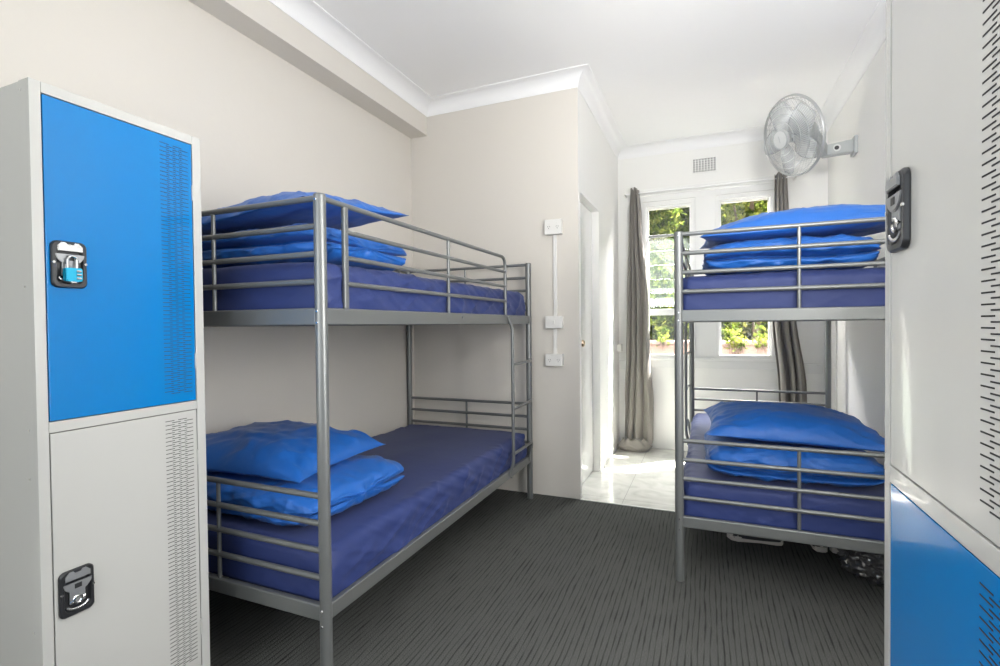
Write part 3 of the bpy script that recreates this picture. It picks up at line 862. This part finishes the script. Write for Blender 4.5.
bm = B(); box(bm, wp.x - .022, wp.x, wp.y - .055, wp.y + .055, wp.z - .060, wp.z + .058, .005); link('wall_plate', bm, M['fan_grey'], fan)

# ------------------------------------------------------------------ things under the window bunk
def shoe(label, loc, rotz, fm):
    t = thing('shoe', label, 'shoe', loc, 'shoes under the window bunk', (0, 0, rotz))
    out = [(-.135, .0), (-.128, .026), (-.10, .034), (-.03, .028), (.04, .036), (.09, .045), (.125, .032), (.142, 0), (.128, -.030), (.09, -.042), (.03, -.036), (-.04, -.028), (-.10, -.034), (-.128, -.026)]
    bm = B(); prism(bm, out, 'z', 0, .033, .005); link('sole', bm, M['sole'], t)
    bm = B(); rows = []
    for k in range(13):
        u = k / 12; x = -.128 + .258 * u
        hgt = .085 - .045 * max(0, (u - .35) / .65) ** .9; hgt *= (1 - max(0, (u - .9) / .1) ** 2 * .6)
        wd = .033 + .010 * sin(pi * u) + .004 * u
        if k in (0, 12): wd *= .7
        row = []
        for j in range(9):
            a = pi * j / 8; row.append(bm.verts.new((x, wd * cos(a), .022 + (hgt - .022) * sin(a) ** .7)))
        rows.append(row)
    for i in range(12):
        for j in range(8): bm.faces.new((rows[i][j], rows[i + 1][j], rows[i + 1][j + 1], rows[i][j + 1]))
    bm.faces.new(rows[0]); bm.faces.new(rows[-1][::-1])
    link('upper', bm, fm, t, 60)
    bm = B()
    for k in range(4):
        x = -.0 + k * .022; tube(bm, [(x, -.02, .078 - k * .009), (x + .004, 0, .088 - k * .009), (x, .02, .078 - k * .009)], .0022, 6)
    link('laces', bm, M['sole'], t)
shoe('dark shoe with pale sole lying sideways under window bunk, leftmost of three', (.236, 3.02, 0.002), R(183), M['shoe'])
shoe('dark shoe with pale heel toward us, middle of three under bunk', (.525, 3.12, 0.002), R(97), M['shoe'])
shoe('dark shoe half behind the plastic bag under window bunk', (.625, 3.13, 0.002), R(85), M['shoe_t'])

bagt = thing('plastic_bag', 'clear plastic bag of dark clothes under the window bunk', 'bag', (.735, 2.765, 0))
def blob(rx, ry, rz, cz, seed, amp, f):
    bm = B(); bmesh.ops.create_icosphere(bm, subdivisions=5, radius=1)
    for v in bm.verts:
        n = v.co.normalized(); k = 1 + amp * noise.noise(n * f + Vector((seed, 0, 0))) + amp * .8 * abs(noise.noise(n * f * 2.3 + Vector((0, seed, 0))))
        v.co = Vector((n.x * rx * k, n.y * ry * k, max(.003, cz + n.z * rz * k)))
    return bm
cl = link('dark_clothes', blob(.12, .10, .085, .09, 3, .22, 2.2), M['dark_cloth'], bagt, 80)
link('film', blob(.158, .135, .100, .104, 8, .20, 3.4), M['plastic_clear'], bagt, 20)
bm = B()
for k in range(9):
    a = 2 * pi * k / 9; tube(bm, [(0, 0, .195), (.012 * cos(a), .012 * sin(a), .205), (.04 * cos(a), .04 * sin(a), .222 + .008 * sin(3 * a))], [.008, .006, .010], 6)
link('knot', bm, M['plastic_clear'], bagt)

# ------------------------------------------------------------------ outside
bm = B(); box(bm, -12, 12, YFAR + .12, 16, -.12, -.02); struct('ground', bm, M['pave'])
bm = B(); box(bm, -6, 6, 6.60, 6.80, -.02, .93, .01)
gw = tag(link('garden_wall', bm, M['pink']), 'pink rendered garden wall outside, below the foliage', 'wall')
bm = B(); box(bm, -6, 6, 6.57, 6.83, .93, .975, .012); link('coping', bm, M['pink'], gw)

def leaves(bm, n, f, size, rng):
    for _ in range(n):
        c, s = f(rng); s = s * size
        d = Vector((rng.gauss(0, 1), rng.gauss(0, 1), rng.gauss(-.2, 1))).normalized()
        u = d.orthogonal().normalized(); u.rotate(Matrix.Rotation(rng.uniform(0, 6.28), 3, d)); w = d.cross(u)
        L0 = c; L1 = c + u * s; m_ = c + u * s * .5
        v = [bm.verts.new(L0), bm.verts.new(m_ + w * s * .3 + d * s * .06), bm.verts.new(L1 - d * s * .1), bm.verts.new(m_ - w * s * .3 + d * s * .06)]
        bm.faces.new(v)

def shrub(name, label, cat, x, y, rx, ry, z0, z1, n, size, seed, m, group, trunk=True):
    rng = random.Random(seed)
    t = thing(name, label, cat, (x, y, 0), group)
    bm = B()
    lumps = [(rng.uniform(-.7, .7) * rx, rng.uniform(-.6, .6) * ry, rng.uniform(z0 + .15 * (z1 - z0), z1 - .15 * (z1 - z0)), rng.uniform(.35, .6)) for _ in range(16)]
    def f(r):
        l = r.choice(lumps); d = Vector((r.gauss(0, 1), r.gauss(0, 1), r.gauss(0, 1))).normalized() * r.uniform(.55, 1.05)
        return Vector((l[0] + d.x * rx * l[3], l[1] + d.y * ry * l[3], l[2] + d.z * (z1 - z0) * .5 * l[3])), r.uniform(.6, 1.3)
    leaves(bm, n, f, size, rng)
    tag(link('foliage', bm, m, t, 0), kind='stuff')
    bm = B()
    tube(bm, [(0, 0, -.02), (.03, 0, z0 + .3), (-.05, .05, (z0 + z1) / 2), (0, 0, z1 * .9)], [.07, .06, .04, .01], 8)
    for l in lumps[:9]: tube(bm, [(0, 0, z0 + .2), (l[0] * .5, l[1] * .5, (z0 + l[2]) / 2), l[:3]], [.035, .02, .006], 6)
    link('trunk', bm, M['bark'], t)
    return t
G = 'trees and shrubs outside the windows'
shrub('garden_tree', 'leafy green tree outside, filling the louvred left window', 'tree', -1.02, 7.95, .62, .35, 1.2, 3.9, 5200, .10, 3, M['leaf'], G)
shrub('garden_tree', 'yellow-green tree outside, filling the right window', 'tree', .62, 7.95, .62, .35, 1.1, 3.9, 5600, .10, 8, M['leaf_y'], G)
shrub('garden_shrub', 'dark green shrub outside behind garden wall, between the two trees', 'shrub', -.15, 7.20, .48, .20, .5, 1.9, 3800, .08, 12, M['leaf'], G)
shrub('garden_shrub', 'green shrub outside behind garden wall, far right one', 'shrub', 1.15, 7.20, .48, .20, .5, 2.1, 3800, .08, 15, M['leaf'], G)
shrub('garden_shrub', 'green shrub outside behind garden wall, far left one', 'shrub', -1.35, 7.20, .42, .20, .5, 2.1, 3200, .08, 17, M['leaf'], G)
bm = B()
hr = random.Random(5)
leaves(bm, 9000, lambda r: (Vector((r.uniform(-5, 5), r.uniform(8.8, 9.3), r.uniform(0, 4.2))), r.uniform(.8, 1.5)), .16, hr)
box(bm, -5, 5, 9.3, 9.7, 0, 4.1)
tag(link('hedge', bm, M['leaf'], None, 0), 'tall clipped hedge at the back of the garden', 'hedge')
def creeper(label, x, w, drop, seed, n):
    rng = random.Random(seed); t = thing('creeper', label, 'creeper', (x, 6.60, .97), 'creepers over the garden wall')
    bm = B(); ls = B(); tips = []
    for k in range(7):
        xx = rng.uniform(-w, w); dd = drop * rng.uniform(.5, 1) * (1 - .4 * abs(xx) / w)
        tube(bm, [(xx * .3, .14, .06), (xx * .6, -.035, .03), (xx * .9, -.06, -dd * .5), (xx + rng.uniform(-.03, .03), -.045, -dd)], [.006, .005, .004, .002], 5)
        tips.append((xx, dd))
    def f(r):
        xx, dd = r.choice(tips); q = r.uniform(-.25, 1)
        return Vector((xx * (.6 + .4 * q) + r.gauss(0, .035), -.05 + r.gauss(0, .03) if q > 0 else r.uniform(-.08, .14), .06 - dd * max(0, q) + (r.uniform(0, .10) if q < 0 else 0))), r.uniform(.6, 1.2)
    leaves(ls, n, f, .055, rng)
    link('stems', bm, M['bark'], t); tag(link('leaves', ls, M['leaf_y'], t, 0), kind='stuff')
creeper('yellow-green creeper hanging over pink wall, largest, in right window', .30, .085, .27, 2, 190)
creeper('slim creeper strand over pink wall, rightmost in right window', .57, .04, .22, 4, 80)
creeper('small creeper over pink wall in the left window', -.50, .07, .13, 7, 70)

# ------------------------------------------------------------------ lights
W = bpy.data.worlds.new('sky'); S.world = W; W.use_nodes = True
nt = W.node_tree; bg = nt.nodes['Background']
bg.inputs[0].default_value = (.82, .92, 1, 1); bg.inputs[1].default_value = 1.3

def light(name, kind, loc, energy, col=(1, 1, 1), aim=None, **k):
    l = bpy.data.lights.new(name, kind); l.energy = energy; l.color = col
    o = bpy.data.objects.new(name, l); COL.objects.link(o); o.location = loc
    for a, b in k.items(): setattr(l, a, b)
    if aim: o.rotation_euler = (Vector(aim) - Vector(loc)).to_track_quat('-Z', 'Y').to_euler()
    return o
sun = light('sun', 'SUN', (0, 8, 6), 70, (1, .96, .90), angle=R(.7))
sun.rotation_euler = Vector((-.45, -.42, -1)).to_track_quat('-Z', 'Y').to_euler()
sky_ = light('sky_light', 'AREA', (.1, 6.0, 3.5), 900, (1, .965, .95), aim=(-.1, 3.9, .2), shape='RECTANGLE', size=2.6, size_y=1.4)
room_fill = light('room_fill_point', 'POINT', (-.45, .55, 2.3), 7, (1, .985, .96), shadow_soft_size=.16)  # added point fill for the room, no fixture hangs here
up = light('ceiling_fill', 'AREA', (.50, .76, 1.86), 29, (1, .985, .965), aim=(.1, 3.3, 3.1), shape='RECTANGLE', size=.42, size_y=.34)  # added area fill above the right locker to brighten the ceiling
sd_ = light('right_fill', 'AREA', (.925, 1.18, 1.05), 52, (1, .985, .97), aim=(-1, .62, .85), shape='RECTANGLE', size=.36, size_y=1.5)  # added low fill hidden behind the right locker, this wall has no window
sp = light('alcove_fill', 'SPOT', (.45, .80, 1.95), 90, (1, .985, .965), aim=(.1, 4.3, 2.9), spot_size=R(75), spot_blend=1, shadow_soft_size=.12)  # added out-of-frame spot that brightens the alcove ceiling
lf = light('left_fill', 'AREA', (-1.32, .28, 1.25), 9, (1, .985, .97), aim=(.27, .70, .95), shape='RECTANGLE', size=.3, size_y=1.0)  # added fill for the right locker's front, no window stands here
rw = light('rear_fill', 'AREA', (-.75, YB - .12, 1.5), 10, (.97, .985, 1), shape='RECTANGLE', size=2.6, size_y=1.7)  # added frontal fill behind the camera, outside the invented rear opening
rw.rotation_euler = (R(90), 0, R(-12))

# ------------------------------------------------------------------ camera
cam = bpy.data.cameras.new('camera'); co = bpy.data.objects.new('camera', cam); COL.objects.link(co)
cam.sensor_width = 36; cam.lens = 496.8767 / 1000 * 36; cam.clip_start = .02
Rv = Vector((0.92256038, 0.38571908, -0.01015522)); Uv = Vector((0.0030952, 0.0189201, 0.99981621)); Fv = Vector((-0.38584033, 0.92242226, -0.01626106))
mt = Matrix((Rv, Uv, -Fv)).transposed().to_4x4(); mt.translation = Vector((0, 0, 1.196))
co.matrix_world = mt
S.camera = co
S.view_settings.view_transform = 'Standard'; S.view_settings.look = 'None'
S.view_settings.gamma = 1; S.view_settings.use_curve_mapping = False
S.view_settings.exposure = 0.35
S.cycles.max_bounces = 10; S.cycles.diffuse_bounces = 6; S.cycles.transparent_max_bounces = 16
S.cycles.use_denoising = True
S.cycles.sample_clamp_indirect = 0
S.cycles.caustics_reflective = False; S.cycles.caustics_refractive = False
